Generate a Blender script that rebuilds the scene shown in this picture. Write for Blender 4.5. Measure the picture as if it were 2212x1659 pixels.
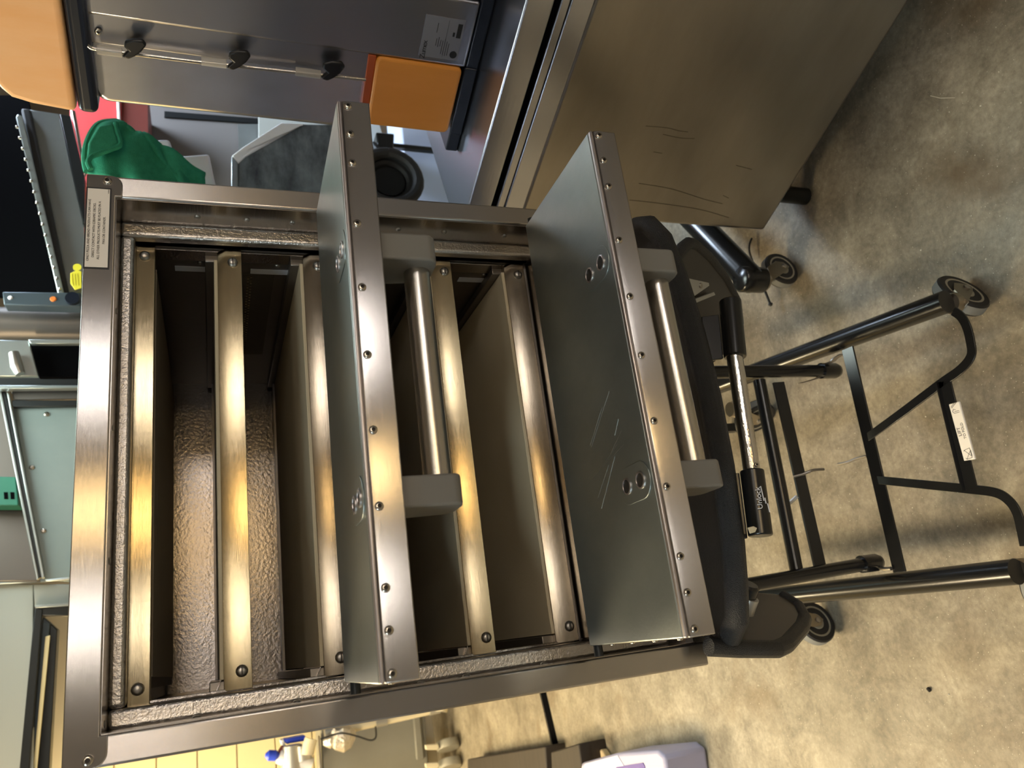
import bpy, bmesh, math, random
from mathutils import Vector, Matrix
random.seed(7)
for o in list(bpy.data.objects): bpy.data.objects.remove(o)
SC = bpy.context.scene
COL = SC.collection

# ------------------------------------------------------------------ camera
OZ = 0.83                                   # height of the oven's base above the floor
CP = Vector((-0.2817, -0.985, 0.641 + OZ)); YAW, PIT, ROLL, FPX = 0.3339, 0.3706, 0.0118, 1678.3
fw = Vector((math.sin(YAW)*math.cos(PIT), math.cos(YAW)*math.cos(PIT), -math.sin(PIT)))
r0 = Vector((math.cos(YAW), -math.sin(YAW), 0)); d0 = fw.cross(r0)
rr = math.cos(ROLL)*r0 + math.sin(ROLL)*d0; dd = -math.sin(ROLL)*r0 + math.cos(ROLL)*d0
cam = bpy.data.cameras.new('camera'); cob = bpy.data.objects.new('camera', cam); COL.objects.link(cob)
m = Matrix((dd, rr, -fw)).transposed().to_4x4(); m.translation = CP
cob.matrix_world = m                         # the phone was held upright; the photo lies on its side
cam.sensor_width = 36; cam.sensor_fit = 'HORIZONTAL'; cam.lens = FPX/2212*36
cam.clip_start = 0.02; cam.dof.use_dof = True; cam.dof.focus_distance = 1.12; cam.dof.aperture_fstop = 7.5
SC.camera = cob

# ------------------------------------------------------------------ world, exposure
w = bpy.data.worlds.new('world'); SC.world = w; w.use_nodes = True
w.node_tree.nodes['Background'].inputs[0].default_value = (.30, .33, .36, 1)
w.node_tree.nodes['Background'].inputs[1].default_value = 0.25
SC.view_settings.view_transform = 'Standard'; SC.view_settings.look = 'None'
SC.view_settings.exposure = 0.0; SC.view_settings.gamma = 1
try: SC.view_settings.use_curve_mapping = False
except Exception: pass

CEIL = 2.75
# ceiling fixtures: x, y, size x, size y, rotation, colour, strength, label
FIX = [(1.07, -2.7, .34, .55, .0, (1, .90, .76), 10, 'white ceiling panel light behind the viewer to the right'),
       (0.02, -2.7, .42, .55, .0, (1, .90, .74), 15, 'white ceiling panel light straight behind the viewer'),
       (-2.3, -1.0, .60, 1.2, .28, (.80, .95, 1), 21, 'cool white ceiling panel light over the left of the aisle'),
       (-1.9, 1.7, .60, 1.2, .28, (1, .80, .50), 62, 'bright warm ceiling panel light at the back left'),
       (-1.5, 4.0, .60, 1.2, .28, (1, .82, .50), 56, 'warm ceiling panel light beside the back wall'),
       (0.75, 1.2, .60, 1.2, .28, (.86, 1, .94), 15, 'cool white ceiling panel light behind the oven'),
       (2.6, 1.6, .60, 1.2, .28, (.68, .82, 1), 42, 'cool daylight ceiling panel over the juicer counter')]

# ------------------------------------------------------------------ pixel helpers (photo frame 2212 x 1659)
def ray(x, y): return (rr*((829.5-y)/FPX) + dd*((x-1106)/FPX) + fw)
def aty(x, y, Y): d = ray(x, y); return CP + d*((Y-CP.y)/d.y)
def atx(x, y, X): d = ray(x, y); return CP + d*((X-CP.x)/d.x)
def atz(x, y, Z): d = ray(x, y); return CP + d*((Z-CP.z)/d.z)
def onp(x, y, P, n): d = ray(x, y); return CP + d*((P-CP).dot(n)/d.dot(n))

# ------------------------------------------------------------------ materials
def mat(name, col, rough=.5, metal=0., bump=None, var=None, spec=.5, emit=None, alpha=1., trans=0., coat=0., aniso=None, tang=None):
    """bump=(scale vec, strength, detail)  var=(scale vec, amount, second colour)  aniso=(scale vec, rough amount)"""
    M = bpy.data.materials.new(name); M.use_nodes = True; N = M.node_tree.nodes; L = M.node_tree.links
    b = N['Principled BSDF']; b.inputs['Base Color'].default_value = (*col, 1)
    b.inputs['Roughness'].default_value = rough; b.inputs['Metallic'].default_value = metal
    b.inputs['Specular IOR Level'].default_value = spec; b.inputs['Coat Weight'].default_value = coat
    b.inputs['Transmission Weight'].default_value = trans; b.inputs['Alpha'].default_value = alpha
    if emit: b.inputs['Emission Color'].default_value = (*emit[0], 1); b.inputs['Emission Strength'].default_value = emit[1]
    tc = N.new('ShaderNodeTexCoord')
    def noise(sc, detail=4, rgh=.6):
        mp = N.new('ShaderNodeMapping'); mp.inputs['Scale'].default_value = sc; L.new(tc.outputs['Object'], mp.inputs[0])
        n = N.new('ShaderNodeTexNoise'); n.inputs['Scale'].default_value = 1; n.inputs['Detail'].default_value = detail
        n.inputs['Roughness'].default_value = rgh; L.new(mp.outputs[0], n.inputs[0]); return n
    if bump:
        n = noise(bump[0], bump[2] if len(bump) > 2 else 3); bp = N.new('ShaderNodeBump')
        bp.inputs['Strength'].default_value = bump[1]; bp.inputs['Distance'].default_value = bump[3] if len(bump) > 3 else .002
        L.new(n.outputs[0], bp.inputs['Height']); L.new(bp.outputs[0], b.inputs['Normal'])
    if var:
        n = noise(var[0], 5, .65); r = N.new('ShaderNodeValToRGB'); r.color_ramp.elements[0].position = .32; r.color_ramp.elements[1].position = .68
        r.color_ramp.elements[0].color = (*col, 1); r.color_ramp.elements[1].color = (*var[1], 1)
        L.new(n.outputs[0], r.inputs[0]); L.new(r.outputs[0], b.inputs['Base Color'])
    if aniso:
        n = noise(aniso[0], 3); mr = N.new('ShaderNodeMapRange'); mr.inputs[1].default_value = .3; mr.inputs[2].default_value = .7
        mr.inputs[3].default_value = max(.02, rough-aniso[1]); mr.inputs[4].default_value = rough+aniso[1]
        L.new(n.outputs[0], mr.inputs[0]); L.new(mr.outputs[0], b.inputs['Roughness'])
    if tang:
        b.inputs['Anisotropic'].default_value = tang[1]; cv = N.new('ShaderNodeCombineXYZ')
        for k in range(3): cv.inputs[k].default_value = tang[0][k]
        L.new(cv.outputs[0], b.inputs['Tangent'])
    return M

ST = (.56, .53, .51)
M = {}
M['steel_x'] = mat('brushed_steel_x', ST, .25, 1, bump=((14, 1800, 1800), .04, 2), tang=((0, .15, 1), 1.))
M['steel_z'] = mat('brushed_steel_z', ST, .27, 1, bump=((1800, 1800, 14), .04, 2), tang=((1, 0, 0), .9))
M['rail'] = mat('golden_heat_tinted_steel', (.60, .49, .31), .22, 1, bump=((14, 1500, 1500), .05, 2), tang=((0, .15, 1), 1.))
M['raild'] = mat('heat_tinted_steel', (.42, .36, .28), .21, 1, bump=((14, 1500, 1500), .05, 2), tang=((0, .15, 1), 1.))
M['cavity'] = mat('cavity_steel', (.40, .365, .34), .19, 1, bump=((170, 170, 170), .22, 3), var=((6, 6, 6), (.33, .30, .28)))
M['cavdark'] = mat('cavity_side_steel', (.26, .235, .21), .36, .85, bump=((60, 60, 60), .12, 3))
M['lip'] = mat('rough_lip_steel', (.60, .57, .545), .30, 1, bump=((260, 260, 260), .5, 3))
M['jamb'] = mat('jamb_steel', (.42, .385, .35), .22, 1, bump=((5, 5, 300), .05, 2))
M['doorin'] = mat('teal_lit_door_steel', (.42, .465, .455), .34, .88, bump=((240, 240, 240), .12, 4), var=((14, 9, 9), (.36, .40, .395)))  # teal tint in the base colour stands for cool reflected light
M['edge'] = mat('sheet_edge_steel', (.62, .57, .57), .38, 1)
M['mesh'] = mat('jet_plate_mesh', (.18, .16, .13), .5, .8)
M['ceramic'] = mat('ceramic_deck', (.56, .49, .35), .75, 0, bump=((300, 300, 300), .15), var=((4, 3, 4), (.50, .43, .29)))
M['bracket'] = mat('grey_painted_bracket', (.19, .185, .172), .45, 0, bump=((900, 900, 900), .05))
M['bar'] = mat('satin_handle_bar', (.58, .55, .51), .24, 1, bump=((10, 1800, 1800), .05, 2))
M['screw'] = mat('screw_steel', (.62, .57, .50), .22, 1)
M['screwdark'] = mat('screw_recess', (.04, .035, .03), .5, .5)
M['bolt'] = mat('dull_bolt_steel', (.42, .40, .37), .35, 1)
M['white'] = mat('slot_reflection_white', (.72, .74, .80), .5)  # pale colour paints the bluish light reflected in the cavity slots
M['label'] = mat('cream_label', (.93, .87, .78), .45)
M['ink'] = mat('black_ink', (.012, .011, .01), .5)
M['blk'] = mat('black_powder_coat', (.012, .012, .012), .38, 0, bump=((900, 900, 900), .35, 2), spec=.5)
M['blks'] = mat('black_smooth_enamel', (.010, .010, .010), .22, 0, spec=.6)
M['blkleaf'] = mat('black_brown_laminate', (.032, .026, .020), .33, 0, var=((3, 60, 9), (.04, .033, .025)))
M['blktex'] = mat('black_textured_vinyl', (.014, .015, .017), .42, 0, bump=((700, 700, 700), .9, 2, .003), spec=.6)
M['chrome'] = mat('chrome', (.72, .70, .67), .07, 1, bump=((60, 900, 900), .15, 2))
M['galv'] = mat('zinc_bracket', (.55, .55, .53), .4, .8)
M['rubber'] = mat('dark_rubber', (.018, .017, .017), .6)
M['tread'] = mat('grey_tread', (.23, .235, .23), .6)
M['hub'] = mat('tan_plastic_hub', (.30, .28, .22), .45)
M['fork'] = mat('bronze_fork_steel', (.35, .31, .25), .3, 1)
M['cabst'] = mat('cabinet_steel', (.33, .305, .275), .31, 1, bump=((3, 3, 160), .05, 2), var=((2, 2, 7), (.26, .24, .215)))
M['top'] = mat('counter_steel', (.40, .415, .47), .27, 1, bump=((200, 8, 200), .04, 2))
M['dark'] = mat('black_gap', (.004, .004, .0045), 1., spec=0.)
M['zst'] = mat('juicer_steel', (.42, .42, .45), .28, 1, bump=((900, 900, 14), .02, 2))
M['zpol'] = mat('juicer_polished_cover', (.74, .76, .84), .22, 1, bump=((25, 25, 12), .06, 3), var=((9, 9, 5), (.62, .62, .66)))
M['orange'] = mat('orange_plastic', (.72, .27, .035), .36, 0, var=((30, 30, 6), (.76, .29, .045)), spec=.5)
M['orangel'] = mat('orange_hopper_plastic', (.93, .50, .21), .34, 0, var=((20, 20, 5), (.95, .56, .28)), spec=.5)
M['reddk'] = mat('burnt_orange_plastic', (.40, .07, .01), .4)
M['navy'] = mat('navy_plastic', (.008, .012, .022), .28)
M['hookblk'] = mat('black_hook_plastic', (.004, .004, .005), .35)
M['clear'] = mat('clear_sleeve', (.55, .52, .48), .12, 0, alpha=.55)
M['red'] = mat('red_enamel', (.62, .06, .06), .45)
M['redbr'] = mat('dark_red_panel', (.16, .03, .02), .5)
M['green'] = mat('green_terry_cloth', (.03, .22, .125), .95, 0, bump=((500, 500, 500), .8, 3, .003), var=((60, 60, 60), (.04, .28, .16)), spec=.1)
M['paper'] = mat('white_cloth', (.82, .82, .86), .9, 0, bump=((200, 900, 200), .4))
M['pan'] = mat('pan_steel_reflections', (.045, .05, .062), .35, .3, var=((5, 9, 12), (.30, .35, .37)))  # marbled pale patches paint the reflections on the pan steel
M['panrim'] = mat('daylit_pan_rim', (.95, .97, .98), .3, 0)  # near-white colour carries the daylight falling on the steel rim
M['cool'] = mat('pale_blue_door', (.62, .70, .90), .4)
M['wallgrey'] = mat('grey_wall_paint', (.16, .145, .135), .8)
M['wallb'] = mat('cream_wall_paint', (.62, .54, .38), .75)
M['wallfr'] = mat('dim_taupe_wall_paint', (.27, .25, .235), .8)
M['walllf'] = mat('cool_grey_wall_paint', (.50, .53, .57), .7)
M['tile'] = mat('yellow_cream_wall_panel', (.82, .68, .38), .5)
M['ceil'] = mat('ceiling_paint', (.35, .33, .30), .9)
M['teal'] = mat('grey_teal_enamel', (.22, .27, .26), .35, .25, var=((5, 5, 5), (.25, .30, .285)))
M['tealst'] = mat('pale_teal_steel', (.44, .48, .47), .32, .8, var=((6, 6, 3), (.50, .54, .53)))
M['pale'] = mat('pale_grey_green_enamel', (.42, .43, .39), .5, 0)
M['gun'] = mat('dark_gunmetal', (.035, .037, .038), .35, .6)
M['duct'] = mat('grey_duct_steel', (.16, .14, .125), .4, .7)
M['yel'] = mat('yellow_tag', (.90, .78, .05), .5)
M['ledo'] = mat('orange_indicator', (.9, .25, .05), .4)
M['strip'] = mat('blue_grey_control_strip', (.075, .10, .12), .4, .3)
M['greenpl'] = mat('green_plastic', (.02, .16, .10), .5)
M['greyapp'] = mat('grey_appliance_enamel', (.21, .20, .165), .5, 0, var=((3, 3, 3), (.24, .23, .19)))
M['insul'] = mat('cream_pipe_lagging', (.72, .64, .45), .7, 0)
M['foil'] = mat('crumpled_foil', (.75, .70, .62), .3, .8, bump=((60, 60, 60), 1., 3, .01))
M['bluep'] = mat('blue_plastic', (.03, .07, .62), .4)
M['wood'] = mat('dark_wood', (.020, .014, .010), .7, 0, bump=((6, 60, 60), .4), var=((3, 40, 40), (.032, .023, .016)))
M['woodl'] = mat('pale_wood', (.62, .47, .27), .7)
M['lav'] = mat('lavender_plastic', (.40, .39, .55), .4)
M['purple'] = mat('purple_print', (.09, .06, .30), .5)
M['lilac'] = mat('lilac_print', (.58, .57, .70), .5)
M['doorscr'] = mat('bright_scratch', (.60, .60, .56), .4, 1)
M['drip'] = mat('dried_drip', (.13, .112, .088), .5, .6)
M['debris'] = mat('pale_debris', (.80, .74, .60), .8)
M['debrisd'] = mat('dark_debris', (.02, .017, .014), .8)

# concrete floor: mottled, stained, scuffed
def concrete():
    Mt = bpy.data.materials.new('stained_concrete'); Mt.use_nodes = True; N = Mt.node_tree.nodes; L = Mt.node_tree.links
    b = N['Principled BSDF']; tc = N.new('ShaderNodeTexCoord')
    def nz(scale, det, rg, dist=0):
        n = N.new('ShaderNodeTexNoise'); n.inputs['Scale'].default_value = scale; n.inputs['Detail'].default_value = det
        n.inputs['Roughness'].default_value = rg; n.inputs['Distortion'].default_value = dist; L.new(tc.outputs['Object'], n.inputs[0]); return n
    def ramp(n, p0, c0, p1, c1):
        r = N.new('ShaderNodeValToRGB'); r.color_ramp.elements[0].position = p0; r.color_ramp.elements[0].color = (*c0, 1)
        r.color_ramp.elements[1].position = p1; r.color_ramp.elements[1].color = (*c1, 1); L.new(n.outputs[0], r.inputs[0]); return r
    def mix(a, bb, fac, mode='MIX'):
        m = N.new('ShaderNodeMix'); m.data_type = 'RGBA'; m.blend_type = mode
        if isinstance(fac, float): m.inputs[0].default_value = fac
        else: L.new(fac.outputs[0], m.inputs[0])
        L.new(a, m.inputs[6]); L.new(bb, m.inputs[7]); return m.outputs[2]
    big = ramp(nz(2.3, 6, .6, .3), .35, (.26, .225, .17), .68, (.40, .355, .275))
    mid = ramp(nz(9, 8, .75, .5), .36, (.56, .54, .50), .7, (1.12, 1.1, 1.06))
    fine = ramp(nz(70, 4, .7), .3, (.72, .72, .72), .7, (1.18, 1.18, 1.18))
    stain = ramp(nz(3.1, 4, .55, .6), .56, (0, 0, 0), .74, (.75, .75, .75))
    brown = N.new('ShaderNodeRGB'); brown.outputs[0].default_value = (.135, .088, .042, 1)
    c = mix(big.outputs[0], mid.outputs[0], 1., 'MULTIPLY'); c = mix(c, fine.outputs[0], 1., 'MULTIPLY'); c = mix(c, brown.outputs[0], stain)
    sp = ramp(nz(240, 1, .4), .735, (0, 0, 0), .76, (1, 1, 1)); wh = N.new('ShaderNodeRGB'); wh.outputs[0].default_value = (.62, .56, .44, 1)
    c = mix(c, wh.outputs[0], sp)
    L.new(c, b.inputs['Base Color']); b.inputs['Roughness'].default_value = .5
    rr_ = ramp(nz(11, 5, .6), .35, (.38, .38, .38), .7, (.62, .62, .62)); L.new(rr_.outputs[0], b.inputs['Roughness'])
    bp = N.new('ShaderNodeBump'); bp.inputs['Strength'].default_value = .35; bp.inputs['Distance'].default_value = .003
    mp = N.new('ShaderNodeMapping'); mp.inputs['Scale'].default_value = (45, 190, 60); mp.inputs['Rotation'].default_value = (0, 0, .5); L.new(tc.outputs['Object'], mp.inputs[0])
    n = N.new('ShaderNodeTexNoise'); n.inputs['Scale'].default_value = 1; n.inputs['Detail'].default_value = 4; L.new(mp.outputs[0], n.inputs[0])
    L.new(n.outputs[0], bp.inputs['Height']); L.new(bp.outputs[0], b.inputs['Normal'])
    return Mt
M['concrete'] = concrete()

# ------------------------------------------------------------------ mesh building
V = Vector
class MB:
    def __init__(s): s.v = []; s.f = []
    def add(s, vs, fs):
        n = len(s.v); s.v += [tuple(p) for p in vs]; s.f += [tuple(i+n for i in f) for f in fs]; return s
    def box(s, x0, x1, y0, y1, z0, z1, mtx=None):
        vs = [V((x, y, z)) for x in (x0, x1) for y in (y0, y1) for z in (z0, z1)]
        if mtx: vs = [mtx @ p for p in vs]
        return s.add(vs, [(0, 1, 3, 2), (4, 6, 7, 5), (0, 4, 5, 1), (2, 3, 7, 6), (0, 2, 6, 4), (1, 5, 7, 3)])
    def prism(s, poly, vec):
        n = len(poly); vec = V(vec); a = [V(p) for p in poly]
        return s.add(a+[p+vec for p in a], [tuple(range(n))[::-1], tuple(range(n, 2*n))]+[(i, (i+1) % n, n+(i+1) % n, n+i) for i in range(n)])
    def tube(s, path, r, n=16, cap=True):
        P = [V(p) for p in path]; rs = r if isinstance(r, (list, tuple)) else [r]*len(P); k = len(P); vs = []; u = None
        for i, p in enumerate(P):
            t = ((P[min(i+1, k-1)]-p).normalized()+(p-P[max(i-1, 0)]).normalized())
            t = t.normalized() if t.length > 1e-9 else V((0, 0, 1))
            if u is None: u = t.orthogonal().normalized()
            u = (u-t*u.dot(t)).normalized(); w_ = t.cross(u)
            vs += [p+(u*math.cos(2*math.pi*j/n)+w_*math.sin(2*math.pi*j/n))*rs[i] for j in range(n)]
        fs = [(i*n+j, i*n+(j+1) % n, (i+1)*n+(j+1) % n, (i+1)*n+j) for i in range(k-1) for j in range(n)]
        if cap: fs += [tuple(range(n))[::-1], tuple(range((k-1)*n, k*n))]
        return s.add(vs, fs)
    def lathe(s, prof, o, ax, n=20):
        o = V(o); ax = V(ax).normalized(); u = ax.orthogonal().normalized(); w_ = ax.cross(u); vs = []
        for (r, h) in prof: vs += [o+ax*h+(u*math.cos(2*math.pi*j/n)+w_*math.sin(2*math.pi*j/n))*r for j in range(n)]
        k = len(prof)
        return s.add(vs, [(i*n+j, i*n+(j+1) % n, (i+1)*n+(j+1) % n, (i+1)*n+j) for i in range(k-1) for j in range(n)]+[tuple(range(n))[::-1], tuple(range((k-1)*n, k*n))])
    def bar(s, path, wv, t):
        """flat bar: path of points, half-width vectors (one or per point), thickness vector"""
        P = [V(p) for p in path]; k = len(P); W = wv if isinstance(wv, list) else [wv]*k; t = V(t); vs = []
        for p, q in zip(P, W): q = V(q); vs += [p-q-t, p+q-t, p+q+t, p-q+t]
        fs = [(i*4+j, i*4+(j+1) % 4, i*4+4+(j+1) % 4, i*4+4+j) for i in range(k-1) for j in range(4)]
        return s.add(vs, fs+[(3, 2, 1, 0), (k*4-4, k*4-3, k*4-2, k*4-1)])
    def grid(s, fn, nu, nv):
        vs = [fn(i/nu, j/nv) for i in range(nu+1) for j in range(nv+1)]
        return s.add(vs, [(i*(nv+1)+j, i*(nv+1)+j+1, (i+1)*(nv+1)+j+1, (i+1)*(nv+1)+j) for i in range(nu) for j in range(nv)])
    def build(s, name, m, parent=None, bevel=0, seg=2, ang=35, solid=0, sub=0):
        me = bpy.data.meshes.new(name); me.from_pydata(s.v, [], s.f); me.update()
        bm = bmesh.new(); bm.from_mesh(me); bmesh.ops.recalc_face_normals(bm, faces=bm.faces); bm.to_mesh(me); bm.free()
        for p in me.polygons: p.use_smooth = True
        me.set_sharp_from_angle(angle=math.radians(ang))
        o = bpy.data.objects.new(name, me); COL.objects.link(o); me.materials.append(M[m] if isinstance(m, str) else m)
        if parent: o.parent = parent
        if solid: q = o.modifiers.new('solid', 'SOLIDIFY'); q.thickness = solid; q.offset = 0
        if sub: q = o.modifiers.new('sub', 'SUBSURF'); q.levels = sub; q.render_levels = sub
        if bevel: q = o.modifiers.new('bevel', 'BEVEL'); q.width = bevel; q.segments = seg; q.limit_method = 'ANGLE'; q.angle_limit = math.radians(40)
        return o
def tag(o, label, cat, group=None, kind=None):
    if label: o['label'] = label
    if cat: o['category'] = cat
    if group: o['group'] = group
    if kind: o['kind'] = kind
    return o
def thing(name, label, cat, loc=(0, 0, 0), group=None):
    o = bpy.data.objects.new(name, None); COL.objects.link(o); o.location = loc; o.empty_display_size = .1; return tag(o, label, cat, group)
def struct(o): o['kind'] = 'structure'; return o
def dup(o, parent, loc=None, rot=None):
    c = o.copy(); COL.objects.link(c); c.parent = parent
    if loc is not None: c.location = loc
    if rot is not None: c.rotation_euler = rot
    for ch in o.children: dup(ch, c)
    return c
def B(name, m, parent, x0, x1, y0, y1, z0, z1, bevel=0, **k): return MB().box(x0, x1, y0, y1, z0, z1).build(name, m, parent, bevel, **k)
def text(name, body, size, m, parent, org, right, up, align='CENTER', lift=.0006, depth=.0001, space=1.0):
    cu = bpy.data.curves.new(name, 'FONT'); cu.body = body; cu.size = size; cu.align_x = align; cu.align_y = 'CENTER'; cu.extrude = depth; cu.space_character = space
    t = bpy.data.objects.new(name, cu); COL.objects.link(t)
    dg = bpy.context.evaluated_depsgraph_get(); me = bpy.data.meshes.new_from_object(t.evaluated_get(dg)); bpy.data.objects.remove(t)
    R_ = V(right).normalized(); U_ = V(up).normalized(); N_ = R_.cross(U_)
    mm = Matrix((R_, U_, N_)).transposed().to_4x4(); mm.translation = V(org)+N_*lift
    me.transform(mm); me.materials.clear(); me.materials.append(M[m]); o = bpy.data.objects.new(name, me); COL.objects.link(o)
    if parent: o.parent = parent
    return o

# ================================================================== SETTING
RA = math.radians(16)                        # the room stands turned against the oven
RX = V((math.cos(RA), math.sin(RA), 0)); RY = V((-math.sin(RA), math.cos(RA), 0))
def rm(a, b_, z=0): return RX*a+RY*b_+V((0, 0, z))
RM = Matrix.Rotation(RA, 4, 'Z')
BACK = 5.0
# floor: near slab and far slab with a dark expansion joint between
g1 = atz(1178, 1520, 0); jb = g1.dot(RY)
struct(MB().box(-5.5, 5, -3.4, jb-.045, -.12, 0, RM).build('floor', 'concrete'))
fl2 = struct(MB().box(-5.5, 5, jb+.045, BACK+.2, -.12, 0, RM).build('floor', 'concrete'))
struct(MB().box(-5.5, 5, jb-.06, jb+.06, -.10, -.006, RM).build('trim_1', 'dark'))
struct(MB().box(-5.5, 5, BACK, BACK+.12, -.12, CEIL, RM).build('wall_back', 'wallb'))
struct(MB().box(-5.5, 5, -3.5, -3.4, 0, CEIL, RM).build('wall_front', 'wallfr'))
struct(MB().box(-5.6, -5.5, -3.5, BACK+.12, 0, CEIL, RM).build('wall_left', 'walllf'))
struct(MB().box(5, 5.1, -3.5, BACK+.12, 0, CEIL, RM).build('wall_right', 'wallgrey'))
struct(MB().box(-5.6, 5.1, -3.5, BACK+.12, CEIL, CEIL+.1, RM).build('ceiling', 'ceil'))
wb = bpy.data.objects['wall_back']
for i in range(9):                           # horizontal cladding courses on the back wall
    MB().box(-3.2, 1.0, BACK-.022, BACK, .12+i*.243, .12+i*.243+.236, RM).build('wall_panel', 'tile', wb, .003)
# ceiling fixtures
for (x, y, sx, sy, rz, c, s, lab) in FIX:
    t = thing('ceiling_light', lab, 'light', (x, y, CEIL)); t.rotation_euler.z = rz
    f = MB()
    for a in ((-sx/2-.03, -sx/2, -sy/2-.03, sy/2+.03), (sx/2, sx/2+.03, -sy/2-.03, sy/2+.03), (-sx/2, sx/2, -sy/2-.03, -sy/2), (-sx/2, sx/2, sy/2, sy/2+.03)): f.box(a[0], a[1], a[2], a[3], -.03, 0)
    f.build('frame', 'ceil', t)
    B('diffuser', mat('diffuser', (.8, .8, .8), .5, emit=(c, s)), t, -sx/2, sx/2, -sy/2, sy/2, -.02, -.005)
# unseen glowing panes behind the viewer; the white pair added to streak the steel
for i, (a0, a1, z0, z1, c, st) in enumerate(((-.44, -.30, 1.15, 2.3, (1, .68, .30), 16), (.16, .46, 1.55, 2.35, (1, .94, .90), 12), (-1.04, -.80, 1.55, 2.35, (1, .94, .88), 10))):
    pane = MB().box(a0, a1, -3.40, -3.38, z0, z1, RM).build('window_%d' % (i+1), mat('lit_pane', (.5, .5, .5), .4, emit=(c, st))); struct(pane)
    fr_ = MB()
    for (p0, p1, q0, q1) in ((a0-.05, a0, z0-.05, z1+.05), (a1, a1+.05, z0-.05, z1+.05), (a0, a1, z0-.05, z0), (a0, a1, z1, z1+.05)): fr_.box(p0, p1, -3.40, -3.36, q0, q1, RM)
    fr_.build('window_frame', 'gun', pane)

# ================================================================== OVEN
ov = thing('double_deck_oven', 'stainless double-deck countertop oven with both doors folded open', 'oven', (0, 0, OZ))
h, H, TB, PW = .3555, .787, .034, .031
LY = .06                                      # the depth of the inner lip
OI = h-PW                                     # half opening
# shell
B('side_panel', 'steel_z', ov, -h, -h+.012, .028, .74, 0, H-.004); B('side_panel', 'steel_z', ov, h-.012, h, .028, .74, 0, H-.004)
B('top_panel', 'steel_x', ov, -h, h, .028, .74, H-.016, H-.002, .004); B('back_panel', 'steel_x', ov, -h+.012, h-.012, .726, .74, 0, H-.016)
B('base_panel', 'steel_x', ov, -h+.012, h-.012, .03, .726, .0, .012)
for s in (-1, 1):
    x0, x1 = sorted((s*OI, s*h)); B('frame_post', 'steel_z', ov, x0, x1, 0.0, .03, 0, H-.002, .003, seg=3)
def rndcorner(cx, cz, r, a0, a1, n=6): return [(cx+r*math.cos(a0+(a1-a0)*i/n), cz+r*math.sin(a0+(a1-a0)*i/n)) for i in range(n+1)]
pl = [(h, H), (-h, H)]+rndcorner(-h+.014, H-TB-.008+.014, .014, math.pi, 1.5*math.pi)+[(-OI, H-TB-.008), (-OI, H-TB), (OI, H-TB), (OI, H-TB-.008)]+rndcorner(h-.014, H-TB-.008+.014, .014, 1.5*math.pi, 2*math.pi)
MB().prism([(x, -.0012, z) for x, z in pl], (0, .03, 0)).build('top_rail', 'steel_x', ov, .0012)
def second(o, idx, m):
    o.data.materials.append(M[m])
    for i in idx: o.data.polygons[i].material_index = 1
def capscrew(name, parent, p, ax, r=.0046, m='screw'):
    ax = V(ax); p = V(p)
    s = MB().lathe([(r, 0), (r, .0010), (r*.86, .0022), (r*.5, .0026), (r*.47, .0026), (r*.44, .0008)], p, ax, 14).build(name, m, parent, ang=50)
    second(s, list(range(4*14, 5*14))+[5*14+1], 'screwdark')
    return s
for sx in (-1, 1): capscrew('screw', ov, (sx*.3465, -.0012, .763), (0, -1, 0), .0055)
# inner jambs, lips
JT = H-TB
B('jamb', 'jamb', ov, OI-.0012, OI+.003, .0035, .09, .012, JT+.005); B('jamb', 'jamb', ov, -OI-.003, -OI+.0012, .0035, .09, .012, JT+.005)
B('jamb', 'jamb', ov, -OI, OI, .0035, .09, JT-.001, JT+.003)
CX = .302                                     # half width of the cavities
ZL = (.735, .452, .150)                       # lip top under edge, middle lip, sill
B('lip', 'lip', ov, CX, OI, LY, LY+.03, .02, JT, .005, seg=3); B('lip', 'lip', ov, -OI, -CX, LY, LY+.03, .02, JT, .005, seg=3)
B('lip', 'lip', ov, -CX, CX, LY, LY+.028, ZL[0], JT, .005, seg=3)
B('middle_lip', 'jamb', ov, -CX, CX, LY, LY+.06, .405, .483, .004); B('sill', 'jamb', ov, -CX, CX, .03, LY+.06, .012, .148, .004)
# rivets in the jambs
riv = None
def rivet(p, ax, r=.0042, m='bolt'): return MB().lathe([(r, 0), (r*.9, .0014), (r*.5, .0022)], p, ax, 12).build('rivet', m, ov, ang=60)
for z in (.655, .528, .372, .300, .20, .62-.03): rivet((OI-.0012, .035, z), (-1, 0, 0))
for z in (.66, .548, .395, .335, .225): rivet((-OI+.0012, .05, z), (1, 0, 0), .005)
for x in (.175, .02, -.14, -.315): rivet((x, .03, JT), (0, 0, -1), .0045)
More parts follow.
